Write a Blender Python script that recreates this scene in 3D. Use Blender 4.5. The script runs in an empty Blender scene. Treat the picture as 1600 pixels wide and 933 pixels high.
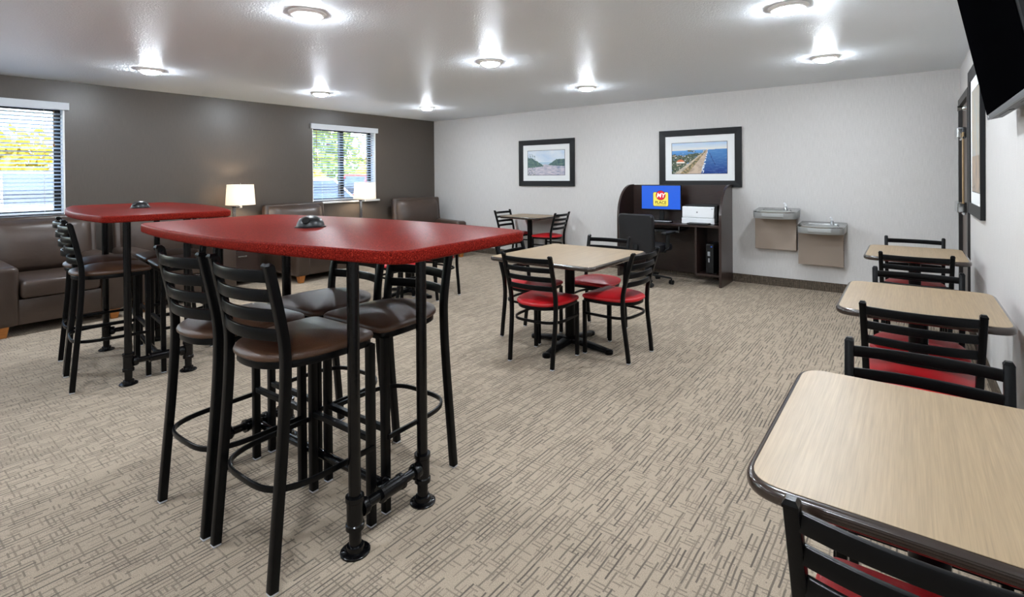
import bpy, bmesh, math, random
from mathutils import Vector, Matrix, noise
random.seed(7)
SC = bpy.context.scene
COL = SC.collection
PI = math.pi

# ------------------------------------------------------------------ camera, sky, exposure
F_PX, YAW, PITCH, ROLL, CY, CAM_H = 806.08, 0.655677, 0.0048882, 0.0079082, 278.88, 1.38
def make_camera():
    c, s = math.cos, math.sin
    F = Vector((-s(YAW), c(YAW), 0)); Rt = Vector((c(YAW), s(YAW), 0)); D = Vector((0, 0, -1))
    F2 = c(PITCH)*F + s(PITCH)*D; D2 = c(PITCH)*D - s(PITCH)*F
    R2 = c(ROLL)*Rt + s(ROLL)*D2; D3 = c(ROLL)*D2 - s(ROLL)*Rt
    m = Matrix(((R2.x, -D3.x, -F2.x, 0), (R2.y, -D3.y, -F2.y, 0), (R2.z, -D3.z, -F2.z, CAM_H), (0, 0, 0, 1)))
    cd = bpy.data.cameras.new('camera'); o = bpy.data.objects.new('camera', cd); COL.objects.link(o)
    o.matrix_world = m
    cd.sensor_width = 36; cd.lens = F_PX/1600*36; cd.shift_y = -(466.5-CY)/1600; cd.clip_start = .02
    SC.camera = o
make_camera()
SC.view_settings.view_transform = 'Standard'; SC.view_settings.look = 'None'
SC.view_settings.exposure = 1.06; SC.view_settings.gamma = 1.0; SC.view_settings.use_curve_mapping = False
LAMP_STRENGTH = 185.0
BULB_STRENGTH = 150.0
SKY_STRENGTH = 1.15
world = bpy.data.worlds.new('sky'); SC.world = world; world.use_nodes = True
wn = world.node_tree; bg = wn.nodes['Background']
sky = wn.nodes.new('ShaderNodeTexSky'); sky.sky_type = 'NISHITA'; sky.sun_disc = False
sky.sun_elevation = math.radians(42); sky.sun_rotation = math.radians(120); sky.air_density = 1.2; sky.dust_density = 2.0
wn.links.new(sky.outputs[0], bg.inputs[0]); bg.inputs[1].default_value = SKY_STRENGTH
SC.cycles.use_denoising = True
SC.cycles.max_bounces = 10; SC.cycles.diffuse_bounces = 6; SC.cycles.transparent_max_bounces = 16
SC.cycles.sample_clamp_indirect = 6.0
SC.cycles.caustics_reflective = False; SC.cycles.caustics_refractive = False

# ------------------------------------------------------------------ room size (metres)
XL, XR, YB, YN, ZC = -7.30, 0.42, 7.02, -4.0, 2.45

# ------------------------------------------------------------------ materials
def lin(h):
    h = h.lstrip('#'); v = [int(h[i:i+2], 16)/255 for i in (0, 2, 4)]
    return tuple((x/12.92 if x <= .04045 else ((x+.055)/1.055)**2.4) for x in v) + (1.0,)
class N:
    def __init__(s, name):
        s.m = bpy.data.materials.new(name); s.m.use_nodes = True; s.t = s.m.node_tree
        s.b = s.t.nodes['Principled BSDF']
    def new(s, k, **kw):
        n = s.t.nodes.new(k)
        for a, v in kw.items(): setattr(n, a, v)
        return n
    def put(s, sock, v):
        if hasattr(v, 'is_output'): s.t.links.new(v, sock)
        elif v is not None: sock.default_value = v
    def math(s, op, a, b=None, c=None, clamp=False):
        n = s.new('ShaderNodeMath', operation=op, use_clamp=clamp)
        s.put(n.inputs[0], a); s.put(n.inputs[1], b)
        if c is not None: s.put(n.inputs[2], c)
        return n.outputs[0]
    def sep(s, v):
        n = s.new('ShaderNodeSeparateXYZ'); s.put(n.inputs[0], v); return n.outputs
    def comb(s, x, y, z):
        n = s.new('ShaderNodeCombineXYZ'); s.put(n.inputs[0], x); s.put(n.inputs[1], y); s.put(n.inputs[2], z); return n.outputs[0]
    def mix(s, f, a, b):
        n = s.new('ShaderNodeMix', data_type='RGBA'); s.put(n.inputs[0], f); s.put(n.inputs[6], a); s.put(n.inputs[7], b); return n.outputs[2]
    def mapping(s, v, sc):
        n = s.new('ShaderNodeMapping'); s.put(n.inputs[0], v); n.inputs[3].default_value = sc; return n.outputs[0]
    def noise(s, v, scale, detail=3, rough=.5):
        n = s.new('ShaderNodeTexNoise'); s.put(n.inputs['Vector'], v); n.inputs['Scale'].default_value = scale
        n.inputs['Detail'].default_value = detail; n.inputs['Roughness'].default_value = rough; return n.outputs[0]
    def white(s, v):
        n = s.new('ShaderNodeTexWhiteNoise', noise_dimensions='3D'); s.put(n.inputs[0], v); return n.outputs[0]
    def ramp(s, f, stops):
        n = s.new('ShaderNodeValToRGB'); s.put(n.inputs[0], f)
        e = n.color_ramp.elements
        while len(e) < len(stops): e.new(.5)
        for q, (p, c) in zip(e, stops): q.position = p; q.color = c
        return n.outputs[0]
    def bump(s, h, strength, dist=.01):
        n = s.new('ShaderNodeBump'); s.put(n.inputs['Height'], h); n.inputs['Strength'].default_value = strength
        n.inputs['Distance'].default_value = dist; s.t.links.new(n.outputs[0], s.b.inputs['Normal'])
    def obj(s): return s.new('ShaderNodeTexCoord').outputs['Object']
    def pos(s): return s.new('ShaderNodeNewGeometry').outputs['Position']
MATS = {}
def simple(key, col, rough=.5, metal=0, spec=.5, coat=0, var=None, bump=None, emit=None, coat_rough=.1):
    """plain principled material; var=(scale, amount, stretch) colour mottling; bump=(scale, strength, stretch)"""
    n = N(key); c = lin(col); b = n.b
    b.inputs['Roughness'].default_value = rough; b.inputs['Metallic'].default_value = metal
    b.inputs['Specular IOR Level'].default_value = spec
    b.inputs['Coat Weight'].default_value = coat; b.inputs['Coat Roughness'].default_value = coat_rough
    b.inputs['Base Color'].default_value = c
    if var:
        v = n.mapping(n.obj(), var[2]); f = n.noise(v, var[0], 4)
        lo = tuple(x*(1-var[1]) for x in c[:3]) + (1,); hi = tuple(min(1, x*(1+var[1])) for x in c[:3]) + (1,)
        n.put(b.inputs['Base Color'], n.ramp(f, [(.3, lo), (.7, hi)]))
    if bump: n.bump(n.noise(n.mapping(n.obj(), bump[2]), bump[0], 4), bump[1], .004)
    if emit:
        b.inputs['Emission Color'].default_value = lin(emit[0]); b.inputs['Emission Strength'].default_value = emit[1]
    MATS[key] = n.m; return n.m
U = (1, 1, 1)
simple('black_metal', '#080809', .30, 0, .15, bump=(120, .06, U))
simple('black_pipe', '#060607', .22, 0, .25, coat=.10, bump=(45, .25, U))
simple('glide', '#c9ccd2', .4)
simple('brown_vinyl', '#483021', .36, 0, .5, var=(6, .15, U), bump=(260, .35, U))
simple('red_vinyl', '#b8141c', .38, 0, .5, var=(5, .08, U), bump=(240, .25, U))
simple('brown_leather', '#3f322a', .34, 0, .5, var=(4, .18, U), bump=(14, .35, (1, 1, 2.2)))
simple('wood_foot', '#a8682c', .4, var=(30, .2, (1, 1, 5)))
simple('edge_band', '#2e231d', .22, 0, .5, coat=.4)
simple('espresso_wood', '#2c1d19', .34, 0, .5, coat=.25, var=(9, .25, (1, 1, 12)), coat_rough=.2)
simple('dark_tray_wood', '#241915', .5, var=(9, .2, (1, 1, 12)))  # darker, uncoated wood for the keyboard tray
simple('picture_frame', '#0f1013', .45, 0, .3, bump=(60, .1, U))
simple('mat_board', '#eef0f0', .8)
simple('door_paint', '#6b5f56', .45, var=(3, .05, U))
simple('door_frame', '#1f1b1a', .4)
simple('chrome', '#d4d8dc', .12, 1)
simple('brushed_steel', '#b9bbbb', .24, 1, bump=(60, .08, (1, 12, 1)))
simple('fountain_grey', '#a3a5a4', .40, .2)
simple('fountain_panel', '#a09184', .5, .15)
simple('white_plastic', '#eceef0', .4)
simple('grey_plastic', '#8a8d90', .45)
simple('black_plastic', '#0c0d0e', .42, 0, .35)
simple('screen_gloss', '#040405', .45, 0, .0)
simple('tv_bezel', '#5a5d60', .35, .4)
simple('office_leather', '#15161a', .40, bump=(90, .2, U))
simple('white_paint', '#e6e6e4', .45)
simple('blind_white', '#cfd3d8', .5)
simple('alu_dark', '#1c1b1b', .4, .3)
simple('tan_bar', '#a68d6a', .4, .3)
simple('trim_white', '#f4f4f2', .35)
simple('cord', '#c9c2b4', .7)
simple('cord_brown', '#9a6a34', .6)
simple('asphalt', '#8b8c8c', .9, var=(2, .1, U))
simple('kerb_concrete', '#c7c5be', .9)
simple('leaf_green', '#6d8438', .7, var=(1.5, .35, U))
simple('leaf_yellow', '#c3b13c', .7, var=(1.5, .25, U))
simple('bark', '#5a4636', .9)
simple('car_white', '#dfe3ea', .25, coat=.6)
simple('car_red', '#b3262a', .25, coat=.6)
simple('car_silver', '#a9b0ba', .3, .4, coat=.5)
simple('car_glass', '#38424f', .08)
simple('tyre', '#151515', .8)
simple('hub_black', '#0b0f13', .35)
simple('red_ball', '#300408', .5, emit=('#d3132b', .55))
simple('logo_yellow', '#3a3616', .5, emit=('#f3e25a', .52))
simple('logo_ink', '#26220f', .5)
simple('logo_white', '#404040', .5, emit=('#ffffff', .6))
simple('screen_blue', '#061434', .3, emit=('#1f5fdc', .5))
simple('lens_glow', '#ffffff', .5, emit=('#edf6ff', LAMP_STRENGTH))
simple('bulb_glow', '#fff1dc', .5, emit=('#ffeed6', BULB_STRENGTH))

def glass():
    n = N('pane_glass'); t = n.t
    tr = n.new('ShaderNodeBsdfTransparent'); gl = n.new('ShaderNodeBsdfGlossy'); gl.inputs['Roughness'].default_value = .02
    mx = n.new('ShaderNodeMixShader'); mx.inputs[0].default_value = .06
    t.links.new(tr.outputs[0], mx.inputs[1]); t.links.new(gl.outputs[0], mx.inputs[2])
    t.links.new(mx.outputs[0], t.nodes['Material Output'].inputs[0]); MATS['pane_glass'] = n.m
glass()
def shade():
    n = N('lamp_shade'); t = n.t
    df = n.new('ShaderNodeBsdfDiffuse'); df.inputs[0].default_value = lin('#f8f2ea')
    tl = n.new('ShaderNodeBsdfTranslucent'); tl.inputs[0].default_value = lin('#fdf5ea')
    mx = n.new('ShaderNodeMixShader'); mx.inputs[0].default_value = .55
    t.links.new(df.outputs[0], mx.inputs[1]); t.links.new(tl.outputs[0], mx.inputs[2])
    t.links.new(mx.outputs[0], t.nodes['Material Output'].inputs[0]); MATS['lamp_shade'] = n.m
shade()
def ceiling_mat():
    n = N('ceiling_paint'); n.b.inputs['Base Color'].default_value = lin('#ebf1f6'); n.b.inputs['Roughness'].default_value = .44
    n.b.inputs['Specular IOR Level'].default_value = .15
    n.bump(n.noise(n.pos(), 75, 3, .6), .6, .007); MATS['ceiling_paint'] = n.m
ceiling_mat()
def wallpaper(key, col, amt, rough, along):
    """fine vertical thread streaks; 'along' = index of the horizontal axis of that wall"""
    n = N(key); c = lin(col); p = n.sep(n.pos())
    a = p[along]
    v1 = n.comb(n.math('MULTIPLY', a, 260), 0.0, n.math('MULTIPLY', p[2], 9))
    v2 = n.comb(n.math('MULTIPLY', a, 40), 0.0, n.math('MULTIPLY', p[2], 160))
    f = n.math('ADD', n.math('MULTIPLY', n.noise(v1, 1, 3), .7), n.math('MULTIPLY', n.noise(v2, 1, 2), .3))
    lo = tuple(x*(1-amt) for x in c[:3]) + (1,); hi = tuple(min(1, x*(1+amt)) for x in c[:3]) + (1,)
    n.put(n.b.inputs['Base Color'], n.ramp(f, [(.32, lo), (.68, hi)]))
    n.b.inputs['Roughness'].default_value = rough
    n.bump(f, .18, .003); MATS[key] = n.m
wallpaper('wall_light_x', '#d0cdca', .09, .62, 0)
wallpaper('wall_light_y', '#d2cfcc', .09, .50, 1)
wallpaper('wall_dark', '#4e463f', .10, .36, 1)
def carpet(key, base, dark, flip=False, vertical=False, dens=.62, tone=1.0):
    n = N(key); p = n.sep(n.pos())
    if vertical: ax, ay = n.math('ADD', p[0], p[1]), p[2]
    else: ax, ay = p[0], p[1]
    warp = n.math('MULTIPLY', n.noise(n.pos(), 3.0, 2), .02)
    def dashes(u, v, su, sv, density, w, seed):
        u = n.math('MULTIPLY', n.math('ADD', u, warp), su); iu = n.math('FLOOR', u)
        r1 = n.white(n.comb(iu, seed, 3.1)); vv = n.math('ADD', n.math('MULTIPLY', v, sv), n.math('MULTIPLY', r1, 17))
        iv = n.math('FLOOR', vv); r2 = n.white(n.comb(iu, iv, seed))
        on = n.math('LESS_THAN', r2, density)
        fu = n.math('ABSOLUTE', n.math('SUBTRACT', n.math('FRACT', u), .5))
        ln = n.math('SUBTRACT', 1.0, n.math('DIVIDE', fu, w), clamp=True)
        ln = n.math('MULTIPLY', ln, 2.2, clamp=True)
        r3 = n.math('ADD', n.math('MULTIPLY', n.white(n.comb(iv, iu, seed+5.0)), .5), .5)
        return n.math('MULTIPLY', n.math('MULTIPLY', on, ln), r3)
    patch = n.noise(n.comb(n.math('MULTIPLY', ax, 2.4), n.math('MULTIPLY', ay, 1.1), 0.0), 1.3, 2)
    dn = n.math('ADD', n.math('MULTIPLY', patch, .5), dens-.27)
    lu, lv, cu, cv = (52, 9.5, 58, 25) if not vertical else (58, 26, 75, 22)
    d1 = dashes(ax, ay, lu, lv, dn, .21, 1.0)
    d2 = dashes(ay, ax, cu, cv, n.math('MULTIPLY', dn, .70), .22, 2.0)
    d3 = dashes(ax, ay, lu*1.9, lv*2, n.math('MULTIPLY', dn, .38), .26, 4.0)
    m = n.math('MAXIMUM', n.math('MAXIMUM', d1, n.math('MULTIPLY', d2, .65)), n.math('MULTIPLY', d3, .5))
    grain = n.noise(n.pos(), 300, 2, .8)
    grain2 = n.noise(n.pos(), 130, 2, .6)
    b0 = lin(base); d0 = lin(dark)
    bc = n.ramp(grain, [(.30, tuple(x*.62*tone for x in b0[:3])+(1,)), (.62, tuple(min(1, x*1.25*tone) for x in b0[:3])+(1,))])
    n.put(n.b.inputs['Base Color'], n.mix(n.math('MULTIPLY', m, .88), bc, d0))
    n.b.inputs['Roughness'].default_value = .95; n.b.inputs['Specular IOR Level'].default_value = .1
    h = n.math('SUBTRACT', n.math('ADD', n.math('MULTIPLY', grain, .5), n.math('MULTIPLY', grain2, .4)), n.math('MULTIPLY', m, .8))
    n.bump(h, .6, .004); MATS[key] = n.m
carpet('carpet', '#a49583', '#524c46')
carpet('carpet_base', '#675c50', '#131110', vertical=True, dens=.80)
def laminate():
    n = N('tan_laminate'); v = n.obj(); c = lin('#957f62')
    f1 = n.noise(n.mapping(v, (150, 3.0, 1)), 1, 3); f2 = n.noise(n.mapping(v, (26, 1.0, 1)), 1, 3)
    f3 = n.noise(n.mapping(v, (420, 9.0, 1)), 1, 2)
    f = n.math('ADD', n.math('ADD', n.math('MULTIPLY', f1, .40), n.math('MULTIPLY', f2, .18)), n.math('MULTIPLY', f3, .42))
    lo = tuple(x*.80 for x in c[:3])+(1,); hi = tuple(x*1.14 for x in c[:3])+(1,)
    n.put(n.b.inputs['Base Color'], n.ramp(f, [(.36, lo), (.64, hi)])); n.b.inputs['Roughness'].default_value = .40
    n.bump(f1, .05, .002); MATS['tan_laminate'] = n.m
laminate()
def quartz():
    n = N('red_quartz'); v = n.obj()
    f = n.noise(v, 260, 2, .7); g = n.noise(v, 5, 3)
    c = n.ramp(f, [(.30, lin('#2a0606')), (.48, lin('#661711')), (.60, lin('#7d2119')), (.74, lin('#b84634'))])
    d = n.mix(n.math('MULTIPLY', g, .35), c, lin('#661611'))
    n.put(n.b.inputs['Base Color'], d); n.b.inputs['Roughness'].default_value = .34; n.b.inputs['Specular IOR Level'].default_value = .015
    n.b.inputs['Coat Weight'].default_value = .0; n.b.inputs['Coat Roughness'].default_value = .12; MATS['red_quartz'] = n.m
quartz()
def print_mat():
    n = N('photo_print'); a = n.new('ShaderNodeVertexColor'); a.layer_name = 'ink'
    n.put(n.b.inputs['Base Color'], a.outputs[0]); n.b.inputs['Roughness'].default_value = .25; MATS['photo_print'] = n.m
print_mat()

# ------------------------------------------------------------------ mesh helpers
def link(name, bm_or_me, mat, parent=None, smooth=False, loc=None, rot=None):
    if isinstance(bm_or_me, bmesh.types.BMesh):
        me = bpy.data.meshes.new(name); bmesh.ops.recalc_face_normals(bm_or_me, faces=bm_or_me.faces)
        bm_or_me.to_mesh(me); bm_or_me.free()
        if mat: me.materials.append(MATS[mat])
        if smooth:
            for p in me.polygons: p.use_smooth = True
            me.set_sharp_from_angle(angle=math.radians(42))
    else: me = bm_or_me
    o = bpy.data.objects.new(name, me); COL.objects.link(o)
    if parent: o.parent = parent
    if loc: o.location = loc
    if rot: o.rotation_euler = rot
    return o
def tag(o, label=None, cat=None, group=None, kind=None):
    if label: o['label'] = label
    if cat: o['category'] = cat
    if group: o['group'] = group
    if kind: o['kind'] = kind
    return o
def thing(name, label, cat, loc=(0, 0, 0), rz=0, group=None):
    o = bpy.data.objects.new(name, None); COL.objects.link(o); o.empty_display_size = .1
    o.location = loc; o.rotation_euler = (0, 0, rz); return tag(o, label, cat, group)
def struct(name, bm, mat, parent=None, smooth=False):
    o = link(name, bm, mat, parent, smooth)
    if not parent: o['kind'] = 'structure'
    return o
def B(): return bmesh.new()
def box(bm, c, s, bev=0, seg=2, m=None):
    """box centred at c with size s, optional bevel, optional matrix applied last"""
    r = bmesh.ops.create_cube(bm, size=1)
    vs = r['verts']
    for v in vs: v.co = Vector((v.co.x*s[0]+c[0], v.co.y*s[1]+c[1], v.co.z*s[2]+c[2]))
    if bev > 0:
        es = list({e for v in vs for e in v.link_edges})
        r2 = bmesh.ops.bevel(bm, geom=es, offset=min(bev, min(s)*.49), segments=seg, profile=.5, affect='EDGES')
        vs = list({v for f in r2['faces'] for v in f.verts} | {v for v in vs if v.is_valid})
    if m is not None:
        for v in vs: v.co = m @ v.co
    return bm
def b2(x0, x1, y0, y1, z0, z1, bev=0, seg=2, bm=None):
    return box(bm or B(), ((x0+x1)/2, (y0+y1)/2, (z0+z1)/2), (abs(x1-x0), abs(y1-y0), abs(z1-z0)), bev, seg)
def rect(w, h): return [(-w/2, -h/2), (w/2, -h/2), (w/2, h/2), (-w/2, h/2)]
def circ(r, n=12): return [(r*math.cos(2*PI*i/n), r*math.sin(2*PI*i/n)) for i in range(n)]
def rrect(w, h, r, n=3):
    out = []
    for cx, cy, a in ((w/2-r, h/2-r, 0), (-w/2+r, h/2-r, 90), (-w/2+r, -h/2+r, 180), (w/2-r, -h/2+r, 270)):
        for i in range(n+1):
            t = math.radians(a+90*i/n); out.append((cx+r*math.cos(t), cy+r*math.sin(t)))
    return out
def sweep(bm, pts, prof, ref, closed=False, scale=None):
    """sweep a 2D profile along pts; profile x runs along ref made orthogonal to the path"""
    pts = [Vector(p) for p in pts]; ref = Vector(ref); n = len(pts); rings = []
    for i, p in enumerate(pts):
        a = pts[(i-1) % n] if (closed or i > 0) else p; b = pts[(i+1) % n] if (closed or i < n-1) else p
        t = (b-a).normalized(); x = (ref - t*ref.dot(t)).normalized(); y = t.cross(x)
        k = scale[i] if scale else 1
        rings.append([bm.verts.new(p + x*u*k + y*v*k) for u, v in prof])
    m = len(prof)
    for i in range(n if closed else n-1):
        A, C = rings[i], rings[(i+1) % n]
        for j in range(m): bm.faces.new((A[j], A[(j+1) % m], C[(j+1) % m], C[j]))
    if not closed: bm.faces.new(rings[0][::-1]); bm.faces.new(rings[-1])
    return bm
def catmull(P, k=4):
    P = [Vector(p) for p in P]; out = []
    for i in range(len(P)-1):
        p0 = P[max(i-1, 0)]; p1 = P[i]; p2 = P[i+1]; p3 = P[min(i+2, len(P)-1)]
        for j in range(k):
            t = j/k
            out.append(.5*((2*p1)+(p2-p0)*t+(2*p0-5*p1+4*p2-p3)*t*t+(3*p1-p0-3*p2+p3)*t**3))
    return out+[P[-1]]
def lathe(bm, prof, n=24, c=(0, 0, 0), axis='z', cap=True):
    """profile [(r, h)] spun about an axis through c"""
    rings = []
    for r, h in prof:
        ring = []
        for i in range(n):
            a = 2*PI*i/n; u, v = r*math.cos(a), r*math.sin(a)
            q = {'z': (u, v, h), 'x': (h, u, v), 'y': (u, h, v)}[axis]
            ring.append(bm.verts.new((q[0]+c[0], q[1]+c[1], q[2]+c[2])))
        rings.append(ring)
    for A, C in zip(rings, rings[1:]):
        for j in range(n): bm.faces.new((A[j], A[(j+1) % n], C[(j+1) % n], C[j]))
    if cap: bm.faces.new(rings[0][::-1]); bm.faces.new(rings[-1])
    return bm
def cyl(bm, a, b, r, n=14):
    a, b = Vector(a), Vector(b); d = (b-a).normalized(); ref = (1, 0, 0) if abs(d.x) < .9 else (0, 0, 1)
    return sweep(bm, [a, b], circ(r, n), ref)
def inset(out, d):
    n = len(out); r = []
    for i in range(n):
        p0, p1, p2 = Vector(out[i-1]), Vector(out[i]), Vector(out[(i+1) % n])
        e1 = (p1-p0).normalized(); e2 = (p2-p1).normalized(); n1 = Vector((-e1.y, e1.x)); n2 = Vector((-e2.y, e2.x))
        k = (n1+n2); k = k/max(k.length_squared/2, .3) if k.length > 1e-6 else n1
        r.append((p1.x+k.x*d, p1.y+k.y*d))
    return r
def loft(bm, layers):
    """layers of (outline, z) with equal point counts, capped both ends"""
    R = [[bm.verts.new((x, y, z)) for x, y in o] for o, z in layers]; n = len(R[0])
    for A, C in zip(R, R[1:]):
        for j in range(n): bm.faces.new((A[j], A[(j+1) % n], C[(j+1) % n], C[j]))
    bm.faces.new(R[0][::-1]); bm.faces.new(R[-1]); return bm
def slab(bm, out, z0, z1, bev=.006, seg=3):
    L = []
    for i in range(seg+1):
        t = PI/2*i/seg; L.append((inset(out, bev*(1-math.sin(t))), z0+bev*(1-math.cos(t))))
    for i in range(seg+1):
        t = PI/2*i/seg; L.append((inset(out, bev*(1-math.cos(t))), z1-bev*(1-math.sin(t))))
    return loft(bm, L)
def roundpoly(P, r, k=5):
    """round the corners of a CCW polygon; r is one radius for all or one per corner"""
    out = []; n = len(P); r = r if isinstance(r, (list, tuple)) else [r]*n
    for i in range(n):
        a, b, c = Vector(P[i-1]), Vector(P[i]), Vector(P[(i+1) % n])
        if r[i] <= 0: out.append(tuple(b)); continue
        p = b+(a-b).normalized()*r[i]; q = b+(c-b).normalized()*r[i]
        for j in range(k+1):
            t = j/k; s = p*(1-t)**2+b*2*t*(1-t)+q*t*t; out.append((s.x, s.y))
    return out
def cushion(bm, plan, z0, z1, crown, steps=5):
    """upholstered pad: bulging side, then a crowned top"""
    h = z1-z0; cx = sum(p[0] for p in plan)/len(plan); cy = sum(p[1] for p in plan)/len(plan)
    L = [(inset(plan, .010), z0), (inset(plan, .002), z0+h*.2), (plan, z0+h*.5), (inset(plan, .004), z0+h*.8), (inset(plan, .014), z1)]
    for i in range(1, steps+1):
        k = 1-i/(steps+.6)
        L.append(([(cx+(x-cx)*k, cy+(y-cy)*k) for x, y in inset(plan, .014)], z1+crown*(1-k*k)))
    return loft(bm, L)
def copy_tree(o, parent=None):
    c = o.copy(); COL.objects.link(c)
    if parent: c.parent = parent
    for ch in list(o.children): copy_tree(ch, c)
    return c
def place(proto, used, loc, rz, label, group=None):
    """first use moves the prototype itself, later ones copy it with its parts"""
    o = proto if not used else copy_tree(proto)
    used.append(1); o.location = loc; o.rotation_euler = (0, 0, rz); o['label'] = label
    if group: o['group'] = group
    return o

# ------------------------------------------------------------------ room shell
struct('floor', b2(XL-.2, XR+.2, YN-.2, YB+.2, -.15, 0), 'carpet')
struct('ceiling', b2(XL-.2, XR+.2, YN-.2, YB+.2, ZC, ZC+.15), 'ceiling_paint')
struct('wall_back', b2(XL-.2, XR+.2, YB, YB+.15, 0, ZC), 'wall_light_x')
struct('wall_near', b2(XL-.2, XR+.2, YN-.15, YN, 0, ZC), 'wall_light_x')
DOOR_Y0, DOOR_Y1, DOOR_Z = 5.99, 6.93, 2.06
bm = B()
b2(XR, XR+.15, YN, DOOR_Y0, 0, ZC, bm=bm); b2(XR, XR+.15, DOOR_Y1, YB, 0, ZC, bm=bm); b2(XR, XR+.15, DOOR_Y0, DOOR_Y1, DOOR_Z, ZC, bm=bm)
struct('wall_right', bm, 'wall_light_y')
WINS = [(0.29, 1.49), (4.44, 5.63), (-2.70, -0.60)]; WZ0, WZ1 = 1.0, 2.17
bm = B(); ys = sorted(WINS); cur = YN
for y0, y1 in ys:
    b2(XL-.2, XL, cur, y0, 0, ZC, bm=bm); b2(XL-.2, XL, y0, y1, 0, WZ0, bm=bm); b2(XL-.2, XL, y0, y1, WZ1, ZC, bm=bm); cur = y1
b2(XL-.2, XL, cur, YB, 0, ZC, bm=bm)
struct('wall_left', bm, 'wall_dark')
BH = .105
struct('baseboard_back', b2(XL+.012, XR, YB-.012, YB, 0, BH), 'carpet_base')
struct('baseboard_left', b2(XL, XL+.012, YN, YB-.012, 0, BH), 'carpet_base')
bm = b2(XR-.012, XR, YN, DOOR_Y0-.06, 0, BH); struct('baseboard_right', bm, 'carpet_base')

def window(idx, y0, y1):
    w = bpy.data.objects.new('window_%d' % idx, None); COL.objects.link(w); w['kind'] = 'structure'; w.location = (XL, (y0+y1)/2, WZ0)
    oy = (y0+y1)/2; Y0, Y1 = y0-oy, y1-oy; H = WZ1-WZ0; xf0, xf1 = -.17, -.12
    for nm, bb in (('jamb', b2(-.12, 0, Y1-.012, Y1, 0, H)), ('jamb', b2(-.12, 0, Y0, Y0+.012, 0, H)), ('head', b2(-.12, 0, Y0, Y1, H-.012, H))):
        link(nm, bb, 'white_paint', w)
    f = B()
    b2(xf0, xf1, Y0, Y1, 0, .045, bm=f); b2(xf0, xf1, Y0, Y1, H-.045, H, bm=f); b2(xf0, xf1, Y0, Y0+.045, .045, H-.045, bm=f); b2(xf0, xf1, Y1-.07, Y1, .045, H-.045, bm=f)
    link('window_frame', f, 'alu_dark', w)
    link('mullion', b2(xf0-.005, xf1+.012, -.035, .035, .045, H-.045), 'alu_dark', w)
    link('pane', b2(-.150, -.146, Y0+.045, -.035, .045, H-.045), 'pane_glass', w)
    link('pane', b2(-.150, -.146, .035, Y1-.07, .045, H-.045), 'pane_glass', w)
    link('window_sill', b2(-.12, .05, Y0-.05, Y1+.05, -.03, 0, .006), 'white_paint', w)
    return w
for i, (y0, y1) in enumerate(WINS): window(i+1, y0, y1)

def door():
    d = bpy.data.objects.new('door_1', None); COL.objects.link(d); d['kind'] = 'structure'; d.location = (XR, (DOOR_Y0+DOOR_Y1)/2, 0)
    h = (DOOR_Y1-DOOR_Y0)/2
    f = B()
    b2(-.018, .10, -h-.055, -h+.012, 0, DOOR_Z+.055, bm=f); b2(-.018, .10, h-.012, h+.055, 0, DOOR_Z+.055, bm=f); b2(-.018, .10, -h+.012, h-.012, DOOR_Z-.012, DOOR_Z+.055, bm=f)
    link('door_frame', f, 'door_frame', d)
    link('door_panel', b2(.012, .057, -h+.014, h-.014, .008, DOOR_Z-.014, .002), 'door_paint', d)
    # tall pull bar carried on two steel brackets, and a chrome viewer knob above it
    bar = link('pull_bar', cyl(B(), (-.035, -h+.12, 1.10), (-.035, -h+.12, 1.74), .008), 'tan_bar', d)
    for z in (1.74, 1.06):
        k = B(); b2(-.075, .013, -h+.20, -h+.50, z-.05, z+.05, .012, bm=k); cyl(k, (-.03, -h+.10, z-.05), (-.03, -h+.45, z-.05), .011)
        link('bracket', k, 'chrome', bar)
    k = lathe(B(), [(.028, .012), (.022, -.01), (.010, -.03), (.020, -.05), (.026, -.062)], 16, (0, -h+.32, 1.97), 'x'); link('door_viewer', k, 'chrome', d, True)
door()

# ------------------------------------------------------------------ ceiling lights (each is its own lamp)
LP = [(x, y) for x in (-.61, -3.10, -5.90) for y in (5.53, 3.71, 1.86, 0.0, -1.85)]
def ceiling_light():
    t = thing('ceiling_light', 'round white ceiling downlight with a glowing lens', 'ceiling light', group='ceiling downlights')
    link('trim_ring', lathe(B(), [(.118, 0), (.118, -.006), (.108, -.016), (.086, -.020), (.084, 0)], 36, cap=False), 'trim_white', t, True)
    link('lens', lathe(B(), [(.083, -.004), (.083, -.019), (.076, -.031), (.055, -.041), (.02, -.045)], 28), 'lens_glow', t, True)
    return t
cl = ceiling_light(); used = []
LL = {(-.61, 5.53): 'ceiling downlight between the drinking fountains and the wall tables', (-.61, 3.71): 'ceiling downlight above the middle wall table of the row',
      (-.61, 1.86): 'ceiling downlight above the wall table farthest from the fountains', (-3.10, 5.53): 'ceiling downlight closest in front of the computer desk',
      (-3.10, 3.71): 'ceiling downlight closest above the open-floor square dining table', (-3.10, 1.86): 'ceiling downlight above the gap between the two red bar tables',
      (-5.90, 5.53): 'ceiling downlight closest to the corner armchair', (-5.90, 3.71): 'ceiling downlight closest to the lamp on the plain dark wall',
      (-5.90, 1.86): 'ceiling downlight between the bar table and the armchair beneath a window'}
for x, y in LP: place(cl, used, (x, y, ZC), 0, LL.get((x, y), 'round ceiling downlight over the empty end of the room'))

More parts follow.
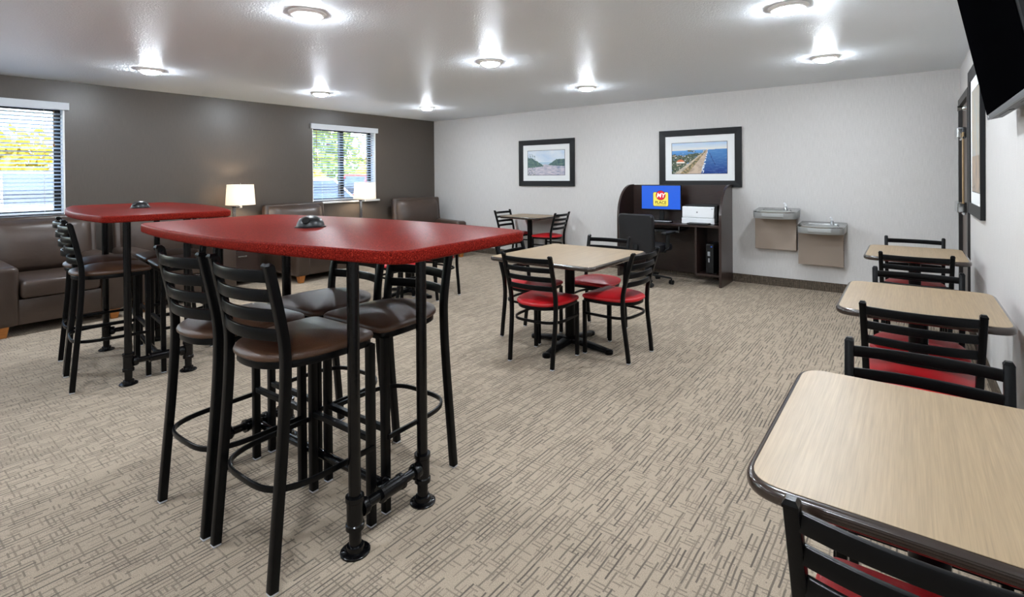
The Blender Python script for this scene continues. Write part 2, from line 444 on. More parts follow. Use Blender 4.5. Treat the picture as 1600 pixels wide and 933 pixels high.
# ------------------------------------------------------------------ window blinds
def blind(y0, y1, label, n=26):
    t = thing('window_blind', label, 'blind', (XL, (y0+y1)/2, WZ1), group='window blinds'); w = y1-y0
    link('valance', b2(-.03, .035, -w/2-.035, w/2+.035, -.035, .045, .004), 'blind_white', t)
    sl = B(); k = 5
    for i in range(k):
        a = -.025+.05*i/k; b = -.025+.05*(i+1)/k; za = .004*(1-(a/.025)**2); zb = .004*(1-(b/.025)**2)
        v = [sl.verts.new(q) for q in ((a, -w/2+.016, za), (b, -w/2+.016, zb), (b, w/2-.016, zb), (a, w/2-.016, za))]; sl.faces.new(v)
    bmesh.ops.solidify(sl, geom=sl.faces[:], thickness=.0040)
    first = None; step = (WZ1-WZ0-.10)/n
    for i in range(n):
        z = -.06-step*(i+.5)
        if first is None: first = link('slat', sl, 'blind_white', t); s = first
        else: s = link('slat', first.data, None, t)
        s.location = (-.035, 0, z); s.rotation_euler = (0, math.radians(-15), 0)
    link('bottom_rail', b2(-.062, -.010, -w/2+.014, w/2-.014, -(WZ1-WZ0)+.012, -(WZ1-WZ0)+.032, .004), 'blind_white', t)
    for y in (-w*.36, 0, w*.36):
        link('ladder_cord', cyl(B(), (-.010, y, -.04), (-.010, y, -(WZ1-WZ0)+.03), .0016, 6), 'cord', t)
    link('tilt_wand', cyl(B(), (.004, -w/2+.07, -.05), (.004, -w/2+.07, -.62), .004, 8), 'cord_brown', t)
    p = B(); lathe(p, [(.003, .015), (.009, .004), (.008, -.012)], 10, (.004, w/2-.09, -.42)); cyl(p, (.004, w/2-.09, -.05), (.004, w/2-.09, -.42), .0015, 6)
    link('pull_cord', p, 'cord_brown', t)
blind(*WINS[0], 'open white slatted blind in window above the armchair farther from the light wall')
blind(*WINS[1], 'open white slatted blind in window nearer the light wall, lamp in front')

# ------------------------------------------------------------------ bar tables
def bar_table():
    t = thing('bar_table', '', 'table', group='red bar tables')
    L, we, bulge = .93, .345, .10
    side = [(-L+2*L*i/22, -(we+bulge*(1-((-L+2*L*i/22)/L)**2))) for i in range(23)]
    P = side+[(-x, -y) for x, y in side]
    r = [0]*len(P)
    for i in (0, 22, 23, 45): r[i] = .07
    link('table_top', slab(B(), roundpoly(P, r), 1.118, 1.160, .009, 4), 'red_quartz', t, True)
    def leg_mesh():
        b = lathe(B(), [(.054, 0), (.054, .006), (.050, .009), (.034, .012), (.031, .028), (.0225, .030), (.0225, 1.088), (.031, 1.090), (.034, 1.106), (.054, 1.109), (.054, 1.118)], 24)
        lathe(b, [(.023, .088), (.034, .089), (.034, .106), (.030, .110), (.030, .188), (.034, .192), (.034, .208), (.023, .209)], 24)
        for i in range(4):
            a = PI/4+PI/2*i; lathe(b, [(.0065, .007), (.0065, .0115), (.003, .013)], 8, (.042*math.cos(a), .042*math.sin(a), 0))
        return b
    me = None
    for x in (-.495, .495):
        for y in (-.175, .175):
            if me is None: o = link('pipe_leg', leg_mesh(), 'black_pipe', t, True); me = o.data
            else: o = link('pipe_leg', me, None, t)
            o.location = (x, y, 0)
    for x in (-.495, .495):
        b = B(); z = .148
        lathe(b, [(.019, -.16), (.019, .16)], 20, (x, 0, z), 'y')
        for s in (-1, 1): lathe(b, [(.031, s*.148), (.033, s*.143), (.033, s*.128), (.030, s*.125), (.028, s*.120), (.019, s*.118)], 20, (x, 0, z), 'y', cap=False)
        lathe(b, [(.019, -.060), (.031, -.059), (.031, -.045), (.028, -.042), (.028, .042), (.031, .045), (.031, .059), (.019, .060)], 20, (x, 0, z), 'y', cap=False)
        k = -1 if x > 0 else 1
        lathe(b, [(.027, 0), (.027, k*.034), (.032, k*.036), (.032, k*.046), (.019, k*.048)], 20, (x, 0, z), 'x', cap=False)
        link('cross_pipe', b, 'black_pipe', t, True)
    link('stretcher_pipe', lathe(B(), [(.0185, -.45), (.0185, .45)], 20, (0, 0, .148), 'x'), 'black_pipe', t, True)
    return t
bt = bar_table(); used = []
T1 = (-2.125, 1.292, 0); T1R = math.radians(3.0)
T2 = (-4.635, 1.405, 0); T2R = math.radians(-7.5)
place(bt, used, T1, T1R, 'red speckled bar table on black pipe legs, nearer the tan dining tables', 'red bar tables')
place(bt, used, T2, T2R, 'red speckled bar table on black pipe legs, beside the leather armchairs', 'red bar tables')
def local(o, r, x, y, z=0): return (o[0]+x*math.cos(r)-y*math.sin(r), o[1]+x*math.sin(r)+y*math.cos(r), z)
def power_hub(loc, rz, label):
    t = thing('power_hub', label, 'power hub', loc, rz, 'table power hubs')
    link('dome', lathe(B(), [(.060, 0), (.060, .004), (.056, .020), (.046, .036), (.030, .046), (.012, .051), (.002, .052)], 28), 'hub_black', t, True)
    link('base_ring', lathe(B(), [(.066, 0), (.066, .004), (.060, .006)], 28, cap=False), 'hub_black', t, True)
    for a in (0, PI):
        m = Matrix.Rotation(a, 4, 'Z') @ Matrix.Translation((0, -.047, .030)) @ Matrix.Rotation(math.radians(-42), 4, 'X')
        b = lathe(B(), [(.017, -.006), (.017, .003), (.014, .005), (.013, .002)], 16, (0, 0, 0), 'y')
        for v in b.verts: v.co = m @ v.co
        link('socket', b, 'black_plastic', t, True)
power_hub(local(T1, T1R, .01, -.02, 1.160), T1R+.6, 'small black dome power hub on bar table nearer the tan dining tables')
power_hub(local(T2, T2R, .01, -.02, 1.160), T2R+.6, 'small black dome power hub on bar table beside the leather armchairs')

# ------------------------------------------------------------------ ladder-back chairs and stools
def ladder_chair(name, cat, seat_mat, P):
    """faces +Y; P: seat height, feet, post path, slat heights, ring height"""
    t = thing(name, '', cat)
    fx, fy, sz = P['fx'], P['fy'], P['seat']; w = P['tube']
    gl = None
    def leg(path, x, flare):
        nonlocal gl
        pts = [(x*(1+flare*q[2]), q[1], q[2]) for q in path]
        b = B(); sweep(b, pts, rrect(w, w, .004, 2), (1, 0, 0), scale=[1]*(len(pts)))
        o = link('leg', b, 'black_metal', t, True)
        g = b2(-w*.46, w*.46, -w*.46, w*.46, 0, .012, .002)
        if gl is None: k = link('glide', g, 'glide', o); gl = k.data
        else: g.free(); k = link('glide', gl, None, o)
        k.location = (pts[0][0], pts[0][1], 0)
        return o
    rear = catmull([(0, y, z) for y, z in P['post']], 5)
    for s in (-1, 1):
        o = leg(rear, s*P['rx'], P['flare'])
        top = rear[-1]; tx = s*P['rx']*(1+P['flare']*top.z)
        c = B(); loft(c, [([(tx+u, top.y-.003+v) for u, v in rect(w, w*1.02)], top.z-.002), ([(tx+u, top.y-.004+v) for u, v in rect(w, w*1.02)], top.z+.004), ([(tx+u, top.y-.006+v) for u, v in rect(w*.6, w*.6)], top.z+.013)])
        link('post_cap', c, 'black_metal', o)
    for s in (-1, 1): leg([Vector((0, fy, .008)), Vector((0, fy, sz-.055))], s*fx, 0)
    def post_y(z):
        for a, b in zip(rear, rear[1:]):
            if a.z <= z <= b.z: return a.y+(b.y-a.y)*(z-a.z)/max(b.z-a.z, 1e-6)
        return rear[-1].y
    for z in P['slats']:
        hx = P['rx']*(1+P['flare']*z); y = post_y(z); n = 14
        pts = [(hx*(-1+2*i/n), y-P['bow']*(1-(-1+2*i/n)**2), z) for i in range(n+1)]
        link('slat', sweep(B(), pts, rrect(.013, P['slat_h'], .003, 2), (0, -1, 0)), 'black_metal', t, True)
    # seat plan: square front, rounded back
    a, f, bk = P['sw'], P['sf'], P['sb']
    plan = roundpoly([(-a*.97, f), (-a, f-.10), (-a*.97, -.02), (-a*.80, bk*.62), (-a*.42, bk*.94), (0, bk), (a*.42, bk*.94), (a*.80, bk*.62), (a*.97, -.02), (a, f-.10), (a*.97, f)][::1], [.05, .05, .05, .04, .04, .04, .04, .04, .05, .05, .05], 4)
    link('seat_frame', slab(B(), inset(plan, .012), sz-.062, sz-.036, .003, 2), 'black_metal', t, True)
    link('seat_cushion', cushion(B(), plan, sz-.036, sz-.006, P['crown']), seat_mat, t, True)
    # footrest ring: open towards the front legs, bent round behind the rear legs
    rz = P['ring']; yb = post_y(rz)-w*.5-.006; hx = fx+w*.5+.001; pts = []
    pts.append((-hx, fy, rz))
    for i in range(25):
        a_ = PI*i/24; cx, sy = math.cos(a_), math.sin(a_); e = .55
        pts.append((-math.copysign(abs(cx)**e, cx)*hx, .02-(0.02-yb)*abs(sy)**.75, rz))
    pts.append((hx, fy, rz))
    link('footrest_ring', sweep(B(), pts, rrect(.020, .011, .002, 2), (0, 0, 1)), 'black_metal', t, True)
    if P.get('stretcher'):
        link('front_stretcher', b2(-fx+w/2, fx-w/2, fy-.012, fy+.012, P['stretcher']-.012, P['stretcher']+.012, .003), 'black_metal', t)
    return t
STOOL = dict(fx=.195, fy=.205, rx=.197, flare=-.02, tube=.031, seat=.775, sw=.215, sf=.235, sb=-.205, crown=.028,
             post=[(-.205, .008), (-.188, .20), (-.163, .48), (-.150, .70), (-.156, .84), (-.205, 1.085)],
             slats=(1.052, .983, .914, .845), slat_h=.042, bow=.048, ring=.315, stretcher=.345)
CHAIR = dict(fx=.185, fy=.185, rx=.181, flare=.12, tube=.027, seat=.468, sw=.210, sf=.215, sb=-.205, crown=.024,
             post=[(-.190, .008), (-.178, .12), (-.155, .30), (-.150, .42), (-.165, .55), (-.240, .805)],
             slats=(.776, .708, .640, .572), slat_h=.036, bow=.030, ring=.320)
stool = ladder_chair('bar_stool', 'stool', 'brown_vinyl', STOOL)
chair = ladder_chair('dining_chair', 'chair', 'red_vinyl', CHAIR)
us, uc = [], []
SG, CG = 'black ladder-back bar stools', 'black ladder-back dining chairs'
t1, t2 = 'bar table nearer the dining tables', 'bar table by the armchairs'
def put_stool(x, y, r, label): place(stool, us, (x, y, 0), r, label, SG)
put_stool(-1.880, 1.058, T1R*.6, 'brown-seat stool, %s, side away from desk, end towards wall tables' % t1)
put_stool(-2.345, 1.037, T1R*.7, 'brown-seat stool, %s, side away from desk, end towards armchairs' % t1)
put_stool(-1.912, 1.553, PI+T1R*.7, 'brown-seat stool, %s, side towards desk, end towards wall tables' % t1)
put_stool(-2.366, 1.527, PI+T1R*.7, 'brown-seat stool, %s, side towards desk, end towards armchairs' % t1)
for dx, end in ((.224, 'wall tables'), (-.224, 'armchairs')):
    p = local(T2, T2R, dx, -.255); put_stool(p[0], p[1], T2R, 'brown-seat stool, %s, side away from desk, end towards %s' % (t2, end))
    p = local(T2, T2R, dx, .245); put_stool(p[0], p[1], PI+T2R, 'brown-seat stool, %s, side towards desk, end towards %s' % (t2, end))

# ------------------------------------------------------------------ pedestal dining tables
def pedestal_table(name, sx, sy, rc, label, loc, grp, rz=0, reach=1.0):
    t = thing(name, label, 'table', loc, rz, grp); Z = .745
    P = [(-sx/2, -sy/2), (sx/2, -sy/2), (sx/2, sy/2), (-sx/2, sy/2)]
    out = roundpoly(P, rc, 8)
    link('edge_band', slab(B(), out, Z-.034, Z-.001, .014, 4), 'edge_band', t, True)
    link('laminate_top', slab(B(), inset(out, .0142), Z-.010, Z, .0006, 1), 'tan_laminate', t, False)
    link('column', lathe(B(), [(.060, .060), (.060, .075), (.040, .082), (.040, Z-.055), (.040, Z-.050)], 24), 'black_metal', t, True)
    p = B(); box(p, (0, 0, Z-.042), (.36, .06, .016), .003); box(p, (0, 0, Z-.042), (.06, .36, .0158), .003); link('top_plate', p, 'black_metal', t)
    me = None
    for i in range(4):
        if me is None:
            b = B(); pts = [(.02, 0, .050), (.09, 0, .048), (.20, 0, .036), (.30, 0, .024), (.345, 0, .020)]
            R = []
            for (x, y, z), hw, hh in zip(pts, (.040, .040, .034, .030, .024), (.022, .022, .018, .014, .011)):
                R.append([b.verts.new((x, u, z+v)) for u, v in rrect(hw*2, hh*2, hh*.6, 3)])
            for A, C in zip(R, R[1:]):
                for j in range(len(A)): b.faces.new((A[j], A[(j+1) % len(A)], C[(j+1) % len(A)], C[j]))
            b.faces.new(R[0][::-1]); b.faces.new(R[-1])
            lathe(b, [(.030, 0.0), (.034, .006), (.034, .024), (.026, .032), (.010, .034)], 18, (.345, 0, 0))
            o = link('base_foot', b, 'black_metal', t, True); me = o.data
        else: o = link('base_foot', me, None, t)
        o.rotation_euler = (0, 0, PI/2*i); o.scale = (reach, 1, 1)
    return t
TG = 'tan pedestal dining tables'
C0 = (-2.185, 3.60, 0)
pedestal_table('dining_table', .93, .96, .07, 'square tan dining table with four red-seat chairs, in the open floor', C0, TG)
HT = (-4.67, 4.06, 0)
pedestal_table('dining_table', .92, .92, .07, 'tan dining table standing between bar tables and the small wall table', HT, TG)
pedestal_table('small_dining_table', .78, .64, .07, 'small tan table against the light wall, under the dune picture', (-4.78, 6.67, 0), TG, reach=.78)
WT = [(.035, 1.535, 'with the tan table end beneath the television'), (.035, 3.27, ''), (.035, 5.21, '')]
names = ['tan wall table farthest from the drinking fountains', 'tan wall table in the middle of the row of three', 'tan wall table nearest the drinking fountains and door']
for (x, y, _), nm in zip(WT, names): pedestal_table('wall_dining_table', .64, .80, .09, nm+', black pedestal', (x, y, 0), TG, reach=.78)
def put_chair(x, y, r, label): place(chair, uc, (x, y, 0), r, label, CG)
q = 'red-seat ladder-back chair at the open-floor square table, '
put_chair(-2.195, 3.235, math.radians(3), q+'side away from desk')
put_chair(-1.800, 3.680, math.radians(86), q+'side towards wall tables')
put_chair(-2.600, 3.650, math.radians(-87), q+'side towards bar tables')
put_chair(-2.200, 4.105, math.radians(183), q+'side towards the desk')
q = 'red-seat ladder-back chair at the dining table behind the red bar tables, '
put_chair(-4.325, 3.630, math.radians(-1), q+'bar table side')
put_chair(-4.340, 4.190, math.radians(92), q+'open floor side')
q = 'red-seat ladder-back chair at the small table under the dune picture, '
put_chair(-5.135, 6.72, math.radians(-90), q+'armchair side')
put_chair(-4.445, 6.72, math.radians(90), q+'desk side')
for (x, y, _), nm, d in zip(WT, ['wall table farthest from the fountains', 'middle wall table of the row', 'wall table nearest the fountains'], [(1.245, 1.86), (2.985, 3.56), (4.81, 5.495)]):
    put_chair(x, d[0], 0, 'red-seat ladder-back chair at %s, side away from the fountains' % nm)
    put_chair(x, d[1], PI, 'red-seat ladder-back chair at %s, side towards the fountains' % nm)

# ------------------------------------------------------------------ leather armchairs
def armchair():
    t = thing('armchair', '', 'armchair', group='brown leather armchairs')
    W, D = .49, .49
    link('base', b2(-W+.02, W-.02, -D+.06, D-.03, .095, .32, .012), 'brown_leather', t, True)
    for s in (-1, 1):
        b = B(); x0, x1 = (W-.20, W) if s > 0 else (-W, -W+.20)
        b2(x0, x1, -D+.10, D, .09, .615, .045, 4, bm=b); link('arm', b, 'brown_leather', t, True)
        for y in (-D+.12, D-.07):
            f = B(); cx = s*(W-.09); loft(f, [([(cx+u, y+v) for u, v in rect(.055, .055)], 0), ([(cx+u, y+v) for u, v in rect(.085, .085)], .095)])
            link('foot', f, 'wood_foot', t)
    cu = B(); b2(-W+.205, W-.205, -D+.27, D+.005, .325, .475, .035, 4, bm=cu)
    for v in cu.verts:
        if v.co.z > .44: v.co.z += .02*max(0, 1-(v.co.x/(W-.2))**2)
    link('seat_cushion', cu, 'brown_leather', t, True)
    tilt = Matrix.Translation((0, -D+.10, .10)) @ Matrix.Rotation(math.radians(7), 4, 'X') @ Matrix.Translation((0, D-.10, -.10))
    bk = B(); box(bk, (0, -D+.155, .555), (2*W-.06, .12, .90), .03, 3, tilt); link('back', bk, 'brown_leather', t, True)
    # plump back cushion
    pc = B(); w, h = W-.075, .27; nx, nz = 16, 14; F = []
    for side in (1, -1):
        G = []
        for j in range(nz+1):
            row = []
            for i in range(nx+1):
                u, v = -1+2*i/nx, -1+2*j/nz
                e = (1-abs(u)**6)*(1-abs(v)**6)
                th = .085*max(e, 0)**.45 if side > 0 else 0
                row.append(pc.verts.new((u*w*(1-.02*v*v), -D+.213+th+.03*(1-v*v)*(side > 0)*e, .70+v*h)))
            G.append(row)
        for j in range(nz):
            for i in range(nx): pc.faces.new((G[j][i], G[j][i+1], G[j+1][i+1], G[j+1][i]))
    bmesh.ops.remove_doubles(pc, verts=pc.verts, dist=.0015)
    for v in pc.verts: v.co = tilt @ v.co
    link('back_cushion', pc, 'brown_leather', t, True)
    return t
ac = armchair(); used = []; AG = 'brown leather armchairs'
place(ac, used, (-6.69, 1.24, 0), -PI/2, 'brown leather armchair below window, farthest from the light wall', AG)
place(ac, used, (-6.72, 2.33, 0), -PI/2, 'brown leather armchair beside the drawer end table with glowing lamp, between two windows', AG)
place(ac, used, (-6.74, 4.06, 0), -PI/2, 'brown leather armchair between the two lamps, below window nearer the light wall', AG)
place(ac, used, (-6.60, 6.18, 0), -PI/2-math.radians(14), 'brown leather armchair in the corner of dark and light walls', AG)

# ------------------------------------------------------------------ end tables and lamps
def end_table(loc, label):
    t = thing('end_table', label, 'end table', loc, -PI/2, 'dark end tables'); w, d = .215, .225
    b = B()
    b2(-w, -w+.022, -d, d, 0, .575, bm=b); b2(w-.022, w, -d, d, 0, .575, bm=b); b2(-w+.022, w-.022, -d, -d+.015, .04, .575, bm=b)
    b2(-w+.022, w-.022, -d+.015, d-.01, .06, .08, bm=b); b2(-w+.022, w-.022, -d+.015, d-.01, .44, .458, bm=b)
    link('body', b, 'espresso_wood', t)
    link('table_top', b2(-w-.012, w+.012, -d-.005, d+.012, .575, .602, .004), 'espresso_wood', t)
    dr = link('drawer', b2(-w+.024, w-.024, d-.03, d+.002, .085, .436, .002), 'espresso_wood', t)
    h = B(); box(h, (.02, d+.026, .375), (.11, .010, .014), .002); box(h, (-.025, d+.012, .375), (.010, .022, .010)); box(h, (.065, d+.012, .375), (.010, .022, .010))
    link('handle', h, 'brushed_steel', dr)
def table_lamp(loc, label):
    t = thing('table_lamp', label, 'lamp', loc, PI/2, 'table lamps')
    b = B(); box(b, (-.03, 0, .010), (.17, .15, .020), .003); link('base', b, 'chrome', t)
    s = B(); box(s, (-.055, 0, .215), (.040, .028, .39), .002); box(s, (-.015, 0, .400), (.12, .028, .020), .002); link('stem', s, 'chrome', t)
    k = B(); box(k, (.028, .0, .405), (.030, .030, .045), .003); cyl(k, (0.028, 0, .42), (.028, 0, .66), .006); link('socket', k, 'white_plastic', t)
    cx = .028
    link('lamp_shade', lathe(B(), [(.178, .425), (.160, .692), (.1575, .692), (.1755, .425)], 40, (cx, 0, 0), cap=False), 'lamp_shade', t, True)
    link('bulb', lathe(B(), [(.012, .48), (.030, .52), (.034, .55), (.024, .58), (.004, .59)], 16, (cx, 0, 0)), 'bulb_glow', t, True)
    sp = B()
    for i in range(3):
        a = 2*PI*i/3; cyl(sp, (cx, 0, .655), (cx+.160*math.cos(a), .160*math.sin(a), .672), .002, 6)
    lathe(sp, [(.004, .655), (.009, .67), (.006, .705), (.002, .71)], 10, (cx, 0, 0)); link('shade_frame', sp, 'chrome', t)
end_table((-7.02, 3.145, 0), 'dark wood end table with a drawer between the armchairs, under a lamp')
end_table((-7.02, 5.17, 0), 'dark wood end table next to the corner armchair, under a lamp')
table_lamp((-7.00, 3.185, .602), 'glowing white-shaded chrome lamp against the plain dark wall')
table_lamp((-7.00, 5.15, .602), 'white-shaded chrome table lamp in front of the slatted window')

# ------------------------------------------------------------------ pictures
def ink_grid(name, w, h, fn, parent, nx=150, nz=96, y=0.0):
    me = bpy.data.meshes.new(name); V = []; Fc = []
    for j in range(nz+1):
        for i in range(nx+1): V.append((-w/2+w*i/nx, y, -h/2+h*j/nz))
    for j in range(nz):
        for i in range(nx):
            a = j*(nx+1)+i; Fc.append((a, a+1, a+nx+2, a+nx+1))
    me.from_pydata(V, [], Fc); at = me.color_attributes.new('ink', 'FLOAT_COLOR', 'POINT'); buf = []
    for j in range(nz+1):
        for i in range(nx+1): buf += list(fn(i/nx, j/nz))+[1.0]
    at.data.foreach_set('color', buf); me.materials.append(MATS['photo_print'])
    o = bpy.data.objects.new(name, me); COL.objects.link(o); o.parent = parent; return o
def L3(h): return Vector(lin(h)[:3])
def nz_(u, v, s=1.0, o=0.0): return noise.noise(Vector((u*s+o, v*s+o*1.7, o)))
def fr(u, v, s, o=0.0): return .6*nz_(u, v, s, o)+.3*nz_(u, v, s*2.1, o+3)+.2*nz_(u, v, s*4.7, o+9)
def dunes(u, v):
    skyc = L3('#c3d9ef').lerp(L3('#e6eef6'), max(0, min(1, .5+fr(u, v, 3, 1))))
    sea, sand, shad, grass, dk = L3('#9fc4dd'), L3('#d8d0d8'), L3('#7f8eac'), L3('#6f8a80'), L3('#46606a')
    c = skyc
    if v < .53: c = sea.lerp(L3('#d9e6ee'), .3+.5*fr(u, v*6, 3, 4))
    left = .70-1.05*max(0, u-.10)**1.15*1.05+.05*fr(u, v, 12, 2) if u < .44 else 0
    right = .40+.24*min(1, max(0, (u-.56)/.22))+.03*fr(u, v, 14, 7) if u > .54 else 0
    ground = .40+.05*fr(u, v, 5, 3)
    if v < ground+.02:
        k = fr(u*1.0, v*2.2, 9, 5); c = sand.lerp(shad, max(0, min(1, .25+1.1*k+.5*max(0, u-.55))))
    if v < left and v > .30+.12*u: c = grass.lerp(dk, max(0, min(1, .45+1.3*fr(u, v, 16, 8))))
    elif u < .22 and v < left+.17 and fr(u, v, 34, 11) > .16: c = L3('#58706f')
    if v < right and v > .40-.12*(u-.56): c = grass.lerp(dk, max(0, min(1, .55+1.3*fr(u, v, 16, 12))))
    return c
def coast(u, v):
    hz = .765+.02*(u-.5)
    cl = lambda x: max(0, min(1, x))
    if v > hz:
        return L3('#e9e6e0').lerp(L3('#b9d2ea'), cl((v-hz)/(1-hz)*1.1+.5*fr(u*.7, v*3, 3, 1)))
    k = (hz-v)/hz                       # 0 at the horizon, 1 at the bottom edge
    shore = .665-.13*k+.012*fr(u, v, 9, 2)+.018*k*nz_(u, v, 7, 6)
    sand = .655-.36*k; scrub = .650-.50*k; road = .645-.60*k
    if u > shore:
        c = L3('#3f86c8').lerp(L3('#0d3a86'), cl(.05+k*1.05)); c = c.lerp(L3('#6aa4d8'), cl(.7*fr(u*.8, v*2.6, 12, 4)))
        if u-shore < .045*k+.006 and fr(u, v, 24, 6) > -.05: c = L3('#e3edf3')
        if abs(u-(shore+.05+.32*(k-.15))) < .006+.006*nz_(u, v, 20, 3) and .15 < k < .65: c = L3('#123a78')
        return c
    if u > sand: return L3('#d2bda6').lerp(L3('#a08a79'), cl(.25+1.1*fr(u, v, 10, 3)))
    if u > scrub: return L3('#5e6048').lerp(L3('#c0a37a'), cl(.45+1.8*fr(u*1.4, v, 18, 5)))
    if u > road: return L3('#d3c3aa').lerp(L3('#8e8a80'), cl(.2+1.2*fr(u, v, 16, 7)))
    if k < .20 and fr(u*1.5, v*7, 3, 9) > -.25+k*2.2 - .25*(u < .30): return L3('#5fa0dc').lerp(L3('#3f7ab8'), k*4)
    c = L3('#33402f').lerp(L3('#6d7a66'), cl(.35+1.3*fr(u, v, 22, 8)))
    if fr(u*1.2, v*1.6, 15, 14) > .30: c = L3('#e2ddd6')
    elif fr(u, v, 13, 21) > .30: c = L3('#b9a68e')
    elif fr(u, v, 8, 31) > .33: c = L3('#5b86b8')
    du, dv = (u-.16)/.075, (v-.40)/.060
    if abs(du) < 1 and abs(dv) < 1: c = L3('#d9774e') if (dv > -.1 and abs(du) < 1-.6*max(0, dv)) else (L3('#f0e8de') if dv <= -.1 else c)
    return c
def street(u, v):
    return L3('#a9b2ad').lerp(L3('#c7b39c'), max(0, min(1, .5+fr(u, v, 4, 2)))) if v > .35 else L3('#b79c82').lerp(L3('#8f8577'), max(0, min(1, .4+fr(u, v, 6, 3))))
def picture(loc, rz, W, H, fw, matw, fn, label):
    t = thing('framed_picture', label, 'picture', loc, rz, 'framed pictures')   # local: x right, z up, front = -y
    D = .028
    for nm, pl in (('rail', [(-W/2, -H/2), (W/2, -H/2), (W/2-fw, -H/2+fw), (-W/2+fw, -H/2+fw)]), ('rail', [(W/2, H/2), (-W/2, H/2), (-W/2+fw, H/2-fw), (W/2-fw, H/2-fw)]),
                   ('stile', [(W/2, -H/2), (W/2, H/2), (W/2-fw, H/2-fw), (W/2-fw, -H/2+fw)]), ('stile', [(-W/2, H/2), (-W/2, -H/2), (-W/2+fw, -H/2+fw), (-W/2+fw, H/2-fw)])):
        b = B(); A = [b.verts.new((x, 0, z)) for x, z in pl]
        C = [b.verts.new((x, -D+(.006 if i > 1 else 0), z)) for i, (x, z) in enumerate(pl)]
        for j in range(4): b.faces.new((A[j], A[(j+1) % 4], C[(j+1) % 4], C[j]))
        b.faces.new(A[::-1]); b.faces.new(C); link(nm, b, 'picture_frame', t)
    link('mat_board', b2(-W/2+fw-.004, W/2-fw+.004, -.014, -.004, -H/2+fw-.004, H/2-fw+.004), 'mat_board', t)
    pw, ph = W-2*fw-2*matw, H-2*fw-2*matw
    link('print_border', b2(-pw/2-.006, pw/2+.006, -.0150, -.0138, -ph/2-.006, ph/2+.006), 'picture_frame', t)
    ink_grid('print', pw, ph, fn, t, y=-.0156)
picture((-4.690, YB-.001, 1.590), 0, 1.08, .76, .085, .095, dunes, 'black framed beach dune photograph on light wall above the small table')
picture((-2.230, YB-.001, 1.600), 0, 1.085, .775, .085, .095, coast, 'black framed aerial coastline photograph above the computer desk')
picture((XR-.001, 5.27, 1.625), -PI/2, .93, 1.16, .085, .10, street, 'tall black framed picture on the side wall next to the door')
sw = thing('light_switch', 'white light switch plate beside the door frame', 'switch', (XR-.004, 5.86, 1.16))
link('plate', b2(-.004, .004, -.036, .036, -.058, .058, .002), 'white_plastic', sw); link('toggle', b2(-.016, -.003, -.006, .006, -.005, .014, .002), 'white_plastic', sw)

# ------------------------------------------------------------------ television on the side wall
def television():
    t = thing('television', 'black wall television tilted down above the wall tables', 'television', (XR, 2.90, 2.0))
    W, H, D = 1.26, .74, .055; ang = math.radians(-10.5)
    M_ = Matrix.Translation((-.150, 0, .010)) @ Matrix.Rotation(ang, 4, 'Y')
    def put(nm, c, s, m, bev=.003):
        return link(nm, box(B(), c, s, bev, 2, M_), m, t)
    put('housing', (.012, 0, 0), (D, W, H), 'black_plastic', .006)
    put('screen', (-.018, 0, .008), (.006, W-.016, H-.032), 'screen_gloss', .001)
    put('bezel', (-.017, 0, -H/2+.011), (.010, W, .022), 'tv_bezel', .002)
    put('speaker_vent', (.012, .30, -H/2-.0006), (.020, .30, .004), 'black_plastic', .001)
    put('speaker_vent', (.012, -.30, -H/2-.0006), (.020, .30, .004), 'black_plastic', .001)
    put('sensor', (-.023, .56, -H/2+.012), (.003, .010, .006), 'white_plastic', 0)
    b = B(); b2(-.012, 0, -.25, .25, -.18, .18, bm=b); b2(-.13, -.012, -.04, .04, .05, .10, bm=b); b2(-.12, -.012, -.04, .04, -.10, -.05, bm=b)
    link('wall_mount', b, 'black_metal', t)
television()

